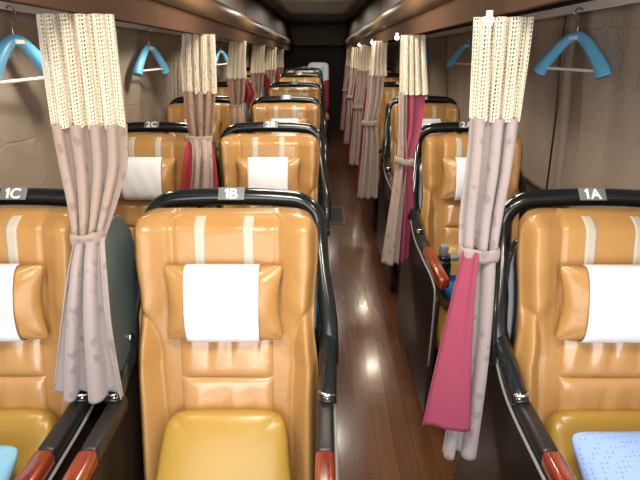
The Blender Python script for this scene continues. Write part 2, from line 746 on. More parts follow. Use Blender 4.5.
BACK = make_back()
STRIPES = [make_stripe(-0.079, -0.051), make_stripe(0.047, 0.075)]
PZ = 0.895
PILLOW = place_on_back(cushion('headrest_pillow', 0.158, 0.104, 0.047, M['leather'], n=32, corner=10, edge=0.45,
                               pinch=0.12, back=0.4, wr=0.0012, seed=3), PZ, 0.022)
CLOTH = place_on_back(make_headrest_cloth(0.093, 0.099, 0.046), PZ, 0.022)
PAD_UP = place_on_back(wrinkled_pad('lumbar_pad', 0.122, 0.056, 0.016, M['leather_shiny'],
                                    [(-0.75, 0.1, 0.003, 1), (-0.42, 0.09, -0.004, 1), (-0.15, 0.12, 0.004, .6),
                                     (0.05, 0.05, -0.004, 1), (0.3, 0.12, 0.003, 1), (0.62, 0.08, -0.004, 1)]), 0.750, -0.001)
PAD_LOW = place_on_back(wrinkled_pad('lumbar_pad', 0.122, 0.056, 0.016, M['leather_shiny'],
                                     [(-0.6, 0.14, 0.003, -1), (-0.05, 0.06, -0.004, -1), (0.2, 0.1, 0.003, -1),
                                      (0.55, 0.1, -0.003, -1)]), 0.638, -0.001)


def make_lower_cushion():
    me = cushion('lower_cushion', 0.172, 0.125, 0.05, M['mustard'], n=36, corner=6, edge=0.20, back=1.0)
    for vtx in me.vertices:                       # a little wider towards the seat
        vtx.co.x *= 0.985 - 0.085 * (vtx.co.z / 0.125)
    me.transform(Matrix.Translation((0, -0.275, 0.512)) @ Matrix.Rotation(-math.radians(34), 4, 'X'))
    return me


LOWC = make_lower_cushion()


def rot_cushion(name, w, h, t, m, loc, **kw):
    """a pad lying flat"""
    me = cushion(name, w, h, t, m, **kw)
    me.transform(Matrix.Translation(loc) @ Matrix.Rotation(-PI / 2, 4, 'X'))
    return me


SEATC = rot_cushion('seat_cushion', 0.238, 0.265, 0.075, M['mustard'], (0, -0.50, 0.365), n=28, corner=8, edge=0.22)
BASE = boxes('seat_base', [(-0.235, 0.235, -0.70, -0.02, -0.09, 0.30)], M['shell'], 0.015)
HOOP = tube('head_hoop', hoop_pts(), 0.025, M['black'], seg=16, k=6)
SHELL = place_on_back(cushion('back_shell', 0.252, 0.42, 0.035, M['black'], n=20, corner=8, edge=0.2), 0.655, -0.095)
PLATE = boxes('number_plate', [(-0.037, 0.037, -0.0025, 0.0025, -0.019, 0.019)], M['plate'], 0.002)


def side_poly():
    return [(0.06, 0.04), (0.06, 0.72), (0.0, 0.75), (-0.10, 0.73), (-0.24, 0.665), (-0.66, 0.655), (-0.72, 0.60), (-0.72, 0.04)]


SIDE = {s: prism('side_panel', side_poly(), 'X', s * 0.281, s * 0.259, M['shell'], 0.006) for s in (-1, 1)}
EDGE = {s: tube('side_trim', [(s * 0.283, 0.02, 0.752), (s * 0.283, -0.10, 0.736), (s * 0.283, -0.24, 0.674), (s * 0.283, -0.45, 0.66),
                              (s * 0.283, -0.66, 0.657), (s * 0.283, -0.72, 0.60), (s * 0.283, -0.725, 0.3)], 0.004, M['rim'], seg=8, k=5)
        for s in (-1, 1)}


def arm_bar(name, y0, y1, m, zt=0.702, x=0.0, hw=0.020):
    me = boxes(name, [(x - hw, x + hw, y1, y0, zt - 0.045, zt)], m, 0.011)
    return me


ARMS = {s: arm_bar('armrest', -0.245, -0.43, M['pad'], x=s * 0.258) for s in (-1, 1)}
TIPS = {s: arm_bar('wood_tip', -0.425, -0.74, M['wood'], x=s * 0.258, zt=0.704, hw=0.021) for s in (-1, 1)}
HINGE = {s: tube('hinge_cover', [(s * 0.266, -0.03, 0.80), (s * 0.266, -0.10, 0.768), (s * 0.266, -0.18, 0.737), (s * 0.265, -0.25, 0.707),
                                 (s * 0.265, -0.275, 0.690)], 0.023, M['black'], seg=14,
                 rfun=lambda t: 1.0 if t < 0.9 else math.sqrt(max(0.05, 1 - ((t - 0.9) / 0.1) ** 2 * 0.8))) for s in (-1, 1)}
CAP = {s: tube('hinge_trim', [(s * 0.244, -0.262, 0.722), (s * 0.262, -0.278, 0.722), (s * 0.284, -0.268, 0.716)], 0.004, M['chrome'], seg=8, k=4)
       for s in (-1, 1)}


def make_wing():
    """upright oval screen on the left arm of a middle seat"""
    prof = [(-0.165, 0.70), (-0.215, 0.78), (-0.222, 0.90), (-0.195, 1.00), (-0.15, 1.075), (-0.10, 1.10), (-0.055, 1.085),
            (-0.02, 1.03), (-0.005, 0.93), (-0.01, 0.82), (-0.04, 0.735), (-0.10, 0.71)]
    prof = [(p[0] * 1.1, 0.70 + (p[1] - 0.70) * 1.06) for p in prof]
    poly = [(p[0], p[1]) for p in catmull([q + (0,) for q in prof + prof[:1]], 5)[:-1]]
    me = prism('side_screen', poly, 'X', -0.297, -0.257, M['wing'], 0.009)
    rim = tube('screen_rim', [(-0.277, p[0] - 0.003, p[1]) for p in prof[1:6]], 0.006, M['rim'], seg=8, k=5)
    return me, rim


WING, WRIM = make_wing()
BOLT = tube('screen_bolt', [(-0.258, -0.145, 0.80), (-0.249, -0.145, 0.80)], 0.011, M['chrome'], seg=12, spline=False)

HINGE_ROW = ['front', 'second', 'third', 'fourth', 'fifth', 'sixth', 'seventh']
SIDE_TXT = {'A': 'right-hand single column, beyond the aisle', 'B': 'middle column, left of the aisle',
            'C': 'left-hand column by the window'}
LOOK = {'1A': 'with a dotted blue pillow', '1B': 'bare in the centre foreground', '1C': 'with a plain pale blue pillow',
        '2A': 'with a buckle and blue blanket'}


def make_seat(row, c):
    code = '%d%s' % (row, c)
    y = ROW1 + (row - 1) * PITCHROW
    extra = (', ' + LOOK[code]) if code in LOOK else ''
    sx = SEATX[c] + (0 if row == 1 else {'A': -0.04, 'B': 0.0, 'C': 0.022}[c])
    t = thing('reclining_seat', 'tan leather seat marked %s, %s row %s%s' % (
        code, HINGE_ROW[row - 1], {'A': 'right of aisle', 'B': 'middle column', 'C': 'left window column'}[c], extra),
        'seat', (sx, y, 0.014 * max(0, row - 2)), group='tan leather reclining seats')
    obj('seat_base', BASE, t)
    obj('seat_cushion', SEATC, t, label='leather seat cushion, mustard cast of light in its colour')
    obj('lower_cushion', LOWC, t, label='leather lower back cushion, mustard cast of light in its colour')
    b = obj('backrest', BACK, t)
    for s in STRIPES:
        obj('stripe', s, b, label='pale stripe')
    obj('lumbar_pad', PAD_UP, b)
    obj('lumbar_pad', PAD_LOW, b)
    p = obj('headrest_pillow', PILLOW, t, loc=(0, 0, 0) if row == 1 else (0, 0.006, 0.022))
    obj('headrest_cloth', CLOTH, p, label='white cloth around the pillow')
    obj('back_shell', SHELL, t)
    hz = 0.004 if row == 1 else 0.019
    h = obj('head_hoop', HOOP, t, loc=(0, 0, hz), label='glossy black hoop')
    pl = obj('number_plate', PLATE, t, loc=(-0.002, 0.072, 1.124 + hz), rot=(math.radians(-40), 0, 0), label='grey plate reading %s' % code)
    obj('seat_number', NUM[code], pl, loc=(0, -0.0032, 0), rot=(PI / 2, 0, 0), label='white lettering %s' % code)
    for s in (-1, 1):
        sp = obj('side_panel', SIDE[s], t)
        obj('side_trim', EDGE[s], sp)
        a = obj('armrest', ARMS[s], t)
        obj('wood_tip', TIPS[s], a, label='red cherry wood armrest end')
        hc = obj('hinge_cover', HINGE[s], a)
        obj('hinge_trim', CAP[s], a, label='chrome edge')
    if c == 'B':
        w = obj('side_screen', WING, t, label='dark teal grey oval screen')
        obj('screen_rim', WRIM, w)
        obj('screen_bolt', BOLT, w)
    return t


NROWS = 6
NUM = {}
for r in range(1, NROWS + 1):
    for c in 'ABC':
        NUM['%d%s' % (r, c)] = text_mesh('%d%s' % (r, c), 0.042, M['white'], 0.028)
SEATS = {}
for r in range(1, NROWS + 1):
    for c in 'ABC':
        SEATS[(r, c)] = make_seat(r, c)

# seat belt buckle of the second seat right of the aisle
bk = boxes('belt_buckle', [(-0.205, -0.155, -0.46, -0.38, 0.50, 0.64), (-0.20, -0.13, -0.45, -0.40, 0.64, 0.66)], M['black'], 0.008)
o = obj('belt_buckle', bk, SEATS[(2, 'A')], label='black belt buckle with bright tongue')
obj('buckle_tongue', boxes('buckle_tongue', [(-0.198, -0.165, -0.43, -0.39, 0.655, 0.705), (-0.16, -0.125, -0.46, -0.415, 0.645, 0.668)], M['rim'], 0.006), o)

# things on the seats
me = rot_cushion('travel_pillow', 0.19, 0.15, 0.055, M['blue_dots'], (0, 0, 0), n=30, corner=10, edge=0.45, pinch=0.05, wr=0.002, seed=5)
thing('travel_pillow', 'dotted light blue pillow lying on right front seat 1A', 'pillow', (0.785, 0.785, 0.565), 'pillows on the front seats', (math.radians(38), 0, math.radians(3)), me)
me = rot_cushion('travel_pillow', 0.19, 0.15, 0.055, M['blue_plain'], (0, 0, 0), n=30, corner=10, edge=0.45, pinch=0.05, wr=0.003, seed=8)
thing('travel_pillow', 'plain pale blue pillow lying on left front seat 1C', 'pillow', (-0.90, 0.755, 0.548), 'pillows on the front seats', (math.radians(38), 0, math.radians(-3)), me)
me = rot_cushion('blanket', 0.13, 0.15, 0.06, M['blanket'], (0, 0, 0), n=24, corner=9, edge=0.3, wr=0.004, seed=2)
thing('folded_blanket', 'folded dark blue blanket on second row seat 2A', 'blanket', (SEATX['A'] - 0.085, ROW1 + PITCHROW - 0.50, 0.505), None, (0, 0, 0.1), me)

# ------------------------------------------------------------------ aisle curtains
def zrail(y):
    return 1.577 - 0.026 * (y - 1.12)


def sheet_mesh(name, rows, pleats, amp, m, nx=60, nz=40, phase=0.0, thick=0.0025, seed=1, dy=0.0, sway=0.25):
    """a hanging pleated cloth; rows are (z, x_left, x_right, y), top to bottom"""
    prof = catmull(rows, 8)
    acc = [0.0]
    for a, b in zip(prof[:-1], prof[1:]):
        acc.append(acc[-1] + abs(a[0] - b[0]) + 1e-6)
    rnd = random.Random(seed)
    p1, p2 = rnd.uniform(0, 6), rnd.uniform(0, 6)
    v, f = [], []
    for j in range(nz + 1):
        s = acc[-1] * j / nz
        k = 0
        while k < len(acc) - 2 and acc[k + 1] < s:
            k += 1
        q = (s - acc[k]) / (acc[k + 1] - acc[k])
        z, xl, xr, y = (a + (b - a) * q for a, b in zip(prof[k], prof[k + 1]))
        wid = abs(xr - xl)
        t = j / nz
        for i in range(nx + 1):
            u = i / nx
            ang = 2 * PI * pleats * u + phase + sway * math.sin(3 * t + p1) + 0.5 * math.sin(2.3 * u * PI + p2)
            w = math.sin(ang) + 0.25 * math.sin(2 * ang + 1.0)
            x = xl + (xr - xl) * u - 0.35 * amp * math.sin(2 * ang) * min(1, wid / 0.1)
            ed = 4 * u * (1 - u)
            v.append((x, y + dy + amp * w * (0.55 + 0.45 * ed), z + 0.004 * math.sin(ang * 1.0 + 1) * t))
    for j in range(nz):
        for i in range(nx):
            a = j * (nx + 1) + i
            f.append((a, a + 1, a + nx + 2, a + nx + 1))
    me = mesh(name, v, f, m)
    return me


def add_sheet(name, me, parent, thick=0.0025, wire=0.0, label=None):
    o = obj(name, me, parent, label=label)
    if wire:
        md = o.modifiers.new('net', 'WIREFRAME')
        md.thickness = wire
        md.use_even_offset = False
        md.use_replace = True
    else:
        md = o.modifiers.new('cloth', 'SOLIDIFY')
        md.thickness = thick
        md.offset = 0
    return o


def pxrows(lst, shift):
    """photo outline (row, left, right, distance) -> rows local to the curtain root"""
    out = []
    for (py, xl, xr, y) in lst:
        a, b = at(xl, py, y), at(xr, py, y)
        out.append((a.z - shift.z, a.x - shift.x, b.x - shift.x, y - shift.y))
    return out


def lace_rows(px_top, px_bot, d, shift, ztop=None):
    a = pxrows([px_top + (d,), px_bot + (d,)], shift)
    z0, z1 = a[0][0], a[1][0]
    m_ = ((z0 + z1) / 2, (a[0][1] + a[1][1]) / 2, (a[0][2] + a[1][2]) / 2, a[0][3])
    return [a[0], m_, a[1]]


def lace_mesh(name, rows, nx, nz, pleats, amp, phase, seed):
    me = sheet_mesh(name, rows, pleats, amp, M['lace'], nx=nx, nz=nz, phase=phase, seed=seed)
    # scalloped lower edge
    for i in range(nx + 1):
        vt = me.vertices
    return me


CURT_GROUP_L = 'tied curtains between the left and middle seats'
CURT_GROUP_R = 'tied curtains along the right of the aisle'


def build_curtain(root, spec, wire):
    """parts of one curtain: lace heading, drape(s), lining, tieback"""
    sh = root.location.copy()
    for i, s in enumerate(spec):
        kind = s['part']
        rows = pxrows(s['rows'], sh)
        if kind == 'lace_heading':
            me = sheet_mesh(kind, rows, s['pleats'], s['amp'], M['lace'], nx=s['nx'], nz=s['nz'], phase=s.get('phase', 0), seed=i + 3)
            lo = add_sheet(kind, me, root, wire=wire, thick=0.004, label='ivory openwork lace heading')
        else:
            me = sheet_mesh(kind, rows, s['pleats'], s['amp'], s['mat'], nx=s.get('nx', 64), nz=s.get('nz', 40), phase=s.get('phase', 0),
                            seed=i + 3, sway=s.get('sway', 0.25))
            add_sheet(kind, me, root, label=s.get('label'), thick=s.get('thick', 0.0025))


def band(root, py, xl, xr, d, h, m, depth=0.03, tilt=0.0):
    """tieback wrapped round the drape"""
    sh = root.location
    a, b = at(xl, py, d) - sh, at(xr, py, d) - sh
    cx, cz, cy = (a.x + b.x) / 2, a.z, a.y
    hw = (b.x - a.x) / 2
    v, f = [], []
    n, k = 28, 5
    for j in range(k):
        z = cz + h * (j / (k - 1) - 0.5)
        bul = 1 + 0.06 * math.sin(PI * j / (k - 1))
        for i in range(n):
            A = 2 * PI * i / n
            ca, sa = math.cos(A), math.sin(A)
            x = hw * bul * math.copysign(abs(ca) ** 0.7, ca)
            v.append((cx + x, cy + depth * bul * math.copysign(abs(sa) ** 0.7, sa), z + tilt * x + 0.002 * math.sin(5 * A)))
    for j in range(k - 1):
        for i in range(n):
            f.append((j * n + i, j * n + (i + 1) % n, (j + 1) * n + (i + 1) % n, (j + 1) * n + i))
    o = obj('tieback', mesh('tieback', v, f, m), root)
    md = o.modifiers.new('cloth', 'SOLIDIFY')
    md.thickness = 0.003
    return o


DL1, DR1 = 1.12, 1.11
# --- left, first
L1 = thing('curtain', 'large taupe flowered curtain with lace top, left foreground beside seat 1C', 'curtain', (-0.52, DL1, zrail(DL1)), CURT_GROUP_L)
build_curtain(L1, [
    dict(part='lace_heading', rows=[(14, 37, 113, DL1), (70, 44, 119, DL1), (127, 52, 124, DL1)], pleats=4.6, amp=0.012, nx=58, nz=29),
    dict(part='drape', mat=M['drape'], rows=[(124, 52, 124, DL1), (165, 60, 124, DL1 - .02), (205, 69, 113, DL1 - .05), (237, 74, 103, DL1 - .08)],
         pleats=4, amp=0.017, phase=2.0, nx=110, nz=50),
    dict(part='drape', mat=M['drape_lilac'], rows=[(237, 75, 103, DL1 - .09), (270, 68, 105, DL1 - .15), (330, 60, 111, DL1 - .19), (396, 54, 125, DL1 - .20)],
         pleats=2.6, amp=0.020, phase=0.6, nx=110, nz=50, label='pale lower drape with woven flowers'),
], 0.0056)
band(L1, 237, 73, 104, DL1 - .08, 0.032, M['drape'], 0.028, 0.10)
# --- right, first
R1 = thing('curtain', 'grey lilac curtain with lace top and pink lining, right foreground beside seat 1A', 'curtain', (0.40, DR1, zrail(DR1)), CURT_GROUP_R)
build_curtain(R1, [
    dict(part='lace_heading', rows=[(17, 476, 533, DR1), (70, 474, 527, DR1), (120, 472, 520, DR1)], pleats=3.6, amp=0.012, nx=46, nz=26, phase=1),
    dict(part='drape', mat=M['drape_lilac'], rows=[(118, 471, 519, DR1), (170, 467, 512, DR1 - .02), (215, 462, 503, DR1 - .03), (250, 461, 497, DR1 - .05)],
         pleats=3, amp=0.016, phase=1.0, nx=90, nz=46),
    dict(part='drape', mat=M['drape_lilac'], rows=[(250, 463, 496, DR1 - .05), (300, 462, 493, DR1 - .07), (370, 456, 487, DR1 - .09), (454, 441, 477, DR1 - .11)],
         pleats=1.8, amp=0.018, phase=2.4, nx=80, nz=50, label='lower drape with woven flowers'),
    dict(part='lining', mat=M['lining'], rows=[(252, 462, 478, DR1 - .075), (300, 450, 473, DR1 - .10), (370, 434, 469, DR1 - .125), (428, 422, 468, DR1 - .14)],
         pleats=0.8, amp=0.012, phase=0.2, nx=50, nz=40, label='pink magenta lining'),
], 0.0056)
band(R1, 252, 460, 498, DR1 - .05, 0.032, M['drape_lilac'], 0.028, -0.05)
# --- left, second
DL2, DR2 = 2.24, 2.24
L2 = thing('curtain', 'brown taupe curtain with lace top and maroon lining, beside seat 2C', 'curtain', (-0.52, DL2, zrail(DL2)), CURT_GROUP_L)
build_curtain(L2, [
    dict(part='lace_heading', rows=[(34, 183, 214, DL2), (64, 182, 215, DL2), (93, 183, 216, DL2)], pleats=4, amp=0.013, nx=48, nz=26),
    dict(part='drape', mat=M['drape_brown'], rows=[(91, 184, 216, DL2), (115, 186, 214, DL2 - .02), (138, 190, 211, DL2 - .03)], pleats=3.5, amp=0.015, nx=90),
    dict(part='drape', mat=M['drape'], rows=[(139, 190, 210, DL2 - .05), (160, 192, 211, DL2 - .16), (200, 189, 212, DL2 - .20)], pleats=2.5, amp=0.016, nx=80),
    dict(part='lining', mat=M['lining_dark'], rows=[(140, 189, 212, DL2 - .035), (160, 184, 216, DL2 - .13), (198, 180, 219, DL2 - .17)], pleats=2.0, amp=0.012, phase=1.5, label='maroon lining'),
], 0.0062)
band(L2, 139, 188, 212, DL2 - .03, 0.034, M['drape'], 0.027)
# --- right, second
R2 = thing('curtain', 'taupe curtain folded open to magenta lining, beside seat 2A', 'curtain', (0.40, DR2, zrail(DR2)), CURT_GROUP_R)
build_curtain(R2, [
    dict(part='lace_heading', rows=[(35, 402, 424, DR2), (64, 401, 425, DR2), (94, 400, 426, DR2)], pleats=4, amp=0.013, nx=60, nz=26),
    dict(part='drape', mat=M['drape'], rows=[(92, 399, 407, DR2), (130, 399, 406, DR2 - .02), (162, 397, 407, DR2 - .04), (210, 390, 403, DR2 - .06), (264, 382, 399, DR2 - .08)],
         pleats=1.5, amp=0.014, phase=0.5, nz=60),
    dict(part='lining', mat=M['lining'], rows=[(92, 405, 426, DR2 + .01), (130, 405, 421, DR2), (160, 401, 413, DR2 - .03), (210, 400, 414, DR2 - .04), (262, 397, 413, DR2 - .05)],
         pleats=1.3, amp=0.013, phase=2, nz=60, label='magenta lining'),
], 0.0062)
band(R2, 161, 395, 414, DR2 - .045, 0.03, M['drape'], 0.026, -0.2)


def copy_tree(o, parent=None):
    c = o.copy()
    COL.objects.link(c)
    c.parent = parent
    for ch in list(o.children):
        copy_tree(ch, c)
    return c


# --- third row, then copies towards the rear
DL3 = 3.36
L3 = thing('curtain', 'brown taupe curtain with cream lace top, beside seat 3C', 'curtain', (-0.52, DL3, zrail(DL3)), CURT_GROUP_L)
build_curtain(L3, [
    dict(part='lace_heading', rows=[(41, 230, 246, DL3), (60, 228, 245, DL3), (79, 227, 246, DL3)], pleats=4, amp=0.012, nx=60, nz=24),
    dict(part='drape', mat=M['drape_brown'], rows=[(78, 228, 246, DL3), (92, 229, 245, DL3 - .02), (107, 231, 243, DL3 - .03)], pleats=3, amp=0.014),
    dict(part='drape', mat=M['drape_brown'], rows=[(107, 231, 243, DL3 - .05), (120, 230, 244, DL3 - .14), (142, 228, 245, DL3 - .19)], pleats=2.5, amp=0.014),
    dict(part='lining', mat=M['lining_dark'], rows=[(80, 243, 248, DL3 + .02), (94, 243, 254, DL3 + .02), (105, 240, 250, DL3 + .02), (140, 222, 240, DL3 + .02)], pleats=1.5, amp=0.012,
         label='maroon lining'),
], 0.0)
band(L3, 107, 229.5, 244.5, DL3 - .03, 0.034, M['drape_brown'], 0.027)
DR3 = 3.36
R3 = thing('curtain', 'taupe curtain with cream lace top tied at waist, beside seat 3A', 'curtain', (0.40, DR3, zrail(DR3)), CURT_GROUP_R)
build_curtain(R3, [
    dict(part='lace_heading', rows=[(41, 373, 387, DR3), (60, 371, 386, DR3), (76, 369, 386, DR3)], pleats=4, amp=0.012, nx=60, nz=24),
    dict(part='drape', mat=M['drape'], rows=[(75, 369, 385, DR3), (100, 367, 382, DR3 - .02), (122, 364, 376, DR3 - .04)], pleats=3, amp=0.014),
    dict(part='drape', mat=M['drape'], rows=[(122, 364, 376, DR3 - .04), (150, 362, 378, DR3 - .06), (198, 357, 377, DR3 - .08)], pleats=3, amp=0.015),
    dict(part='lining', mat=M['lining_dark'], rows=[(76, 368, 374, DR3 + .02), (100, 364, 372, DR3), (122, 362, 370, DR3), (190, 356, 366, DR3)], pleats=1.5, amp=0.010, label='maroon lining'),
], 0.0)
band(R3, 123, 362.5, 377.5, DR3 - .04, 0.034, M['drape'], 0.027)

for r in range(4, 7):
    y = 1.12 + (r - 1) * PITCHROW
    c = copy_tree(L3)
    c.location = (-0.52, y, zrail(y))
    c['label'] = 'brown curtain with cream lace top on the left, %s from the front, beside seat %dC' % (HINGE_ROW[r - 1], r)
    c = copy_tree(R3)
    c.location = (0.40, y, zrail(y))
    c['label'] = 'taupe curtain with cream lace top right of aisle, %s from the front, beside seat %dA' % (HINGE_ROW[r - 1], r)

# ------------------------------------------------------------------ shell of the bus
Y0, Y1 = -0.9, 9.35
struct('floor', boxes('floor', [(-1.25, 1.25, Y0, Y1, -0.06, 0.0)], M['floor']))


def wall_poly(s):
    return [(s * 1.20, -0.06), (s * 1.22, 0.6), (s * 1.13, 1.75), (s * 1.02, 2.06), (s * 1.08, 2.10), (s * 1.20, 1.78), (s * 1.28, 0.6), (s * 1.26, -0.06)]


struct('wall_left', prism('wall_left', wall_poly(-1), 'Y', Y0, Y1, M['wallp']))
struct('wall_right', prism('wall_right', wall_poly(1), 'Y', Y0, Y1, M['wallp']))
struct('wall_back', boxes('wall_back', [(-1.25, 1.25, Y1, Y1 + 0.05, -0.06, 2.1)], M['dark']))


def zceil(y):
    return 1.97 - 0.018 * y


def strip(name, pts, m, ny=1, y0=Y0, y1=Y1, smooth=False):
    """closed section (x, dz) swept along the bus, dz measured from the rail line"""
    v, f = [], []
    n = len(pts)
    for j, y in enumerate((y0, y1)):
        for (x, dz) in pts:
            v.append((x, y, zrail(y) + dz))
    for i in range(n):
        f.append((i, (i + 1) % n, n + (i + 1) % n, n + i))
    f.append(tuple(range(n)))
    f.append(tuple(range(2 * n - 1, n - 1, -1)))
    me = mesh(name, v, f, m, smooth=smooth)
    return me


v = []
for y in (Y0, Y1):
    for x, dz in ((-1.1, 0), (1.1, 0), (1.1, .05), (-1.1, .05)):
        v.append((x, y, zceil(y) + dz))
struct('ceiling', mesh('ceiling', v, [(0, 1, 5, 4), (1, 2, 6, 5), (2, 3, 7, 6), (3, 0, 4, 7), (0, 3, 2, 1), (4, 5, 6, 7)], M['ceiling'], False))
# bulkhead above the rear window
struct('trim_1', boxes('trim_1', [(-0.62, 0.5, Y1 - 0.30, Y1, 1.46, 1.86)], M['ceiling'], 0.02))


def rack(side):
    """overhead rack along one side, over the seats"""
    s, xi = (-1, -0.52) if side == 'left' else (1, 0.40)
    t = thing('luggage_rack', 'long brown overhead rack with plush valance along the %s side' % side, 'luggage rack', (0, 0, 0), 'overhead luggage racks')
    a = xi
    obj('valance', strip('valance', [(a - s * 0.012, 0.0), (a + s * 0.004, 0.0), (a + s * 0.004, 0.072), (a - s * 0.012, 0.072)], M['valance']), t,
        label='dark brown plush valance')
    arc = [(a + s * 0.02, 0.070)]
    for i in range(9):
        A = -PI / 2 + PI * i / 8
        arc.append((a - s * (0.012 + 0.035 * math.cos(A)), 0.118 + 0.046 * math.sin(A)))
    arc.append((a + s * 0.02, 0.166))
    obj('lip', strip('lip', arc, M['lip'], smooth=True), t, label='tan vinyl rounded edge')
    # upper front leaning to the ceiling, in sections
    y = Y0
    n = 9
    L = (Y1 - Y0) / n
    for i in range(n):
        ya, yb = Y0 + i * L + 0.008, Y0 + (i + 1) * L - 0.008
        v = []
        for yy in (ya, yb):
            for (x, z) in ((a - s * 0.0, zrail(yy) + 0.165), (a + s * 0.03, zceil(yy) + 0.002), (a + s * 0.05, zceil(yy) + 0.002), (a + s * 0.02, zrail(yy) + 0.165)):
                v.append((x, yy, z))
        obj('rack_door', mesh('rack_door', v, [(0, 1, 5, 4), (1, 2, 6, 5), (2, 3, 7, 6), (3, 0, 4, 7), (0, 3, 2, 1), (4, 5, 6, 7)], M['rack'], False), t)
    xo = s * 1.125
    obj('underside', strip('underside', [(a + s * 0.005, 0.060), (xo, 0.150), (xo, 0.165), (a + s * 0.005, 0.072)], M['underside']), t)
    # rail that carries the aisle curtains
    return t


rack('left')
rack('right')

for s, nm, dz, x in ((-1, 'left', 0.072, -1.045), (1, 'right', 0.094, 1.045)):
    hh = 0.030 if s > 0 else 0.020
    pts = [(x - 0.014, dz - 0.012), (x + 0.014, dz - 0.012), (x + 0.014, dz - 0.012 + hh), (x - 0.014, dz - 0.012 + hh)]
    t = thing('curtain_rail', 'white aluminium window curtain rail along the %s wall' % nm, 'rail', (0, 0, 0), 'curtain rails', me=strip('curtain_rail', pts, M['alu']))
for nm, x in (('left', -0.534), ('right', 0.414)):
    pts = [(x - 0.005, 0.004), (x + 0.005, 0.004), (x + 0.005, 0.014), (x - 0.005, 0.014)]
    thing('curtain_rail', 'thin white rail under the %s rack valance carrying aisle curtains' % nm, 'rail', (0, 0, 0), 'curtain rails', me=strip('curtain_rail', pts, M['alu']))


def window_curtain(s, ya, yb, seed):
    """blackout cloth hung inside a side window"""
    rnd = random.Random(seed)
    nx, nz = 70, 30
    v, f = [], []
    ph = [rnd.uniform(0, 6.28) for _ in range(5)]
    for j in range(nz + 1):
        t = j / nz
        for i in range(nx + 1):
            u = i / nx
            y = ya + (yb - ya) * u
            ztop = zrail(y) + (0.068 if s < 0 else 0.092)
            z = ztop + (0.78 - ztop) * t
            x = 1.098 + 0.085 * t
            edge = math.exp(-(u / 0.07) ** 2) + math.exp(-((1 - u) / 0.07) ** 2)
            x -= 0.013 * math.sin(11 * y + ph[0]) * (0.5 + 0.5 * t) * (1 - 0.3 * t) + 0.007 * math.sin(23 * y + ph[1] + 2 * t)
            x -= 0.016 * edge * math.sin(55 * y + ph[2])
            x += 0.004 * math.sin(11 * z + 3 * y + ph[3])
            v.append((s * min(x, 1.185), y, z))
    for j in range(nz):
        for i in range(nx):
            a = j * (nx + 1) + i
            f.append((a, a + 1, a + nx + 2, a + nx + 1))
    return mesh('window_curtain', v, f, M['window_cloth'])


WC = {'left': [(-0.85, 1.20), (1.23, 2.42), (2.45, 3.9), (3.93, 5.5), (5.53, 7.2), (7.23, 9.2)],
      'right': [(-0.85, 2.245), (2.27, 3.30), (3.33, 4.5), (4.53, 5.8), (5.83, 7.4), (7.43, 9.2)]}
for nm, s in (('left', -1), ('right', 1)):
    for i, (ya, yb) in enumerate(WC[nm]):
        o = thing('window_curtain', 'creased grey brown blackout curtain, %s from the front on the %s wall' % (HINGE_ROW[i], nm), 'window curtain',
                  (0, 0, 0), 'window blackout curtains', me=window_curtain(s, ya, yb, i + (10 if s > 0 else 0)))
        md = o.modifiers.new('cloth', 'SOLIDIFY')
        md.thickness = 0.003
# black pull cord on the right wall
cx = [at(551, 22, 2.24), at(546, 70, 2.24), at(543, 130, 2.235), at(538, 180, 2.23)]
pts = [(min(1.10 + 0.01 * i, p.x), p.y, p.z) for i, p in enumerate(cx)]
pts = [(1.040, 2.258, zrail(2.25) + 0.075), (1.046, 2.258, 1.45), (1.070, 2.256, 1.25), (1.085, 2.254, 1.0), (1.095, 2.254, 0.8)]
thing('pull_cord', 'thin black pull cord hanging down the right window curtain', 'cord', me=tube('pull_cord', pts, 0.0045, M['cord'], seg=8))

# ------------------------------------------------------------------ coat hangers
def hanger_meshes():
    arms = []
    half = [(0, 0.165, -0.140), (0, 0.150, -0.112), (0, 0.110, -0.070), (0, 0.062, -0.024), (0, 0.026, -0.001)]
    pts = half + [(0, 0, 0.006)] + [(0, -q[1], q[2]) for q in reversed(half)]
    body = tube('hanger_body', pts, 0.0175, M['hanger'], seg=14, k=6, flat=(0.85, 1.0),
                rfun=lambda t: 1.0 + 0.85 * (abs(2 * t - 1)) ** 1.3)
    bar = tube('hanger_bar', [(0, 0.150, -0.122), (0, 0.0, -0.122), (0, -0.150, -0.122)], 0.006, M['alu'], seg=8, k=3)
    hook = tube('hanger_hook', [(0, 0, 0.01), (0, 0, 0.045), (0, 0.006, 0.060), (0, 0.022, 0.072), (0, 0.032, 0.088), (0, 0.022, 0.103), (0, 0.004, 0.106), (0, -0.01, 0.098)],
                0.0024, M['chrome'], seg=6, k=5)
    tag = boxes('hanger_label', [(-0.0185, 0.0185, -0.022, 0.022, -0.008, 0.006)], M['white'], 0.002)
    return body, bar, hook, tag


HB = hanger_meshes()


def hanger(s, y, label, yaw=0.0, dark=False):
    zr = zrail(y) + (0.072 if s < 0 else 0.098)
    x = s * (1.035)
    h = thing('coat_hanger', label, 'hanger', (x - s * 0.012, y, zr - 0.112), 'blue coat hangers', (0, 0, yaw))
    obj('hanger_body', HB[0], h)
    obj('hanger_bar', HB[1], h, label='white trouser bar')
    obj('hanger_hook', HB[2], h, label='metal hook')
    obj('hanger_label', HB[3], h)
    return h


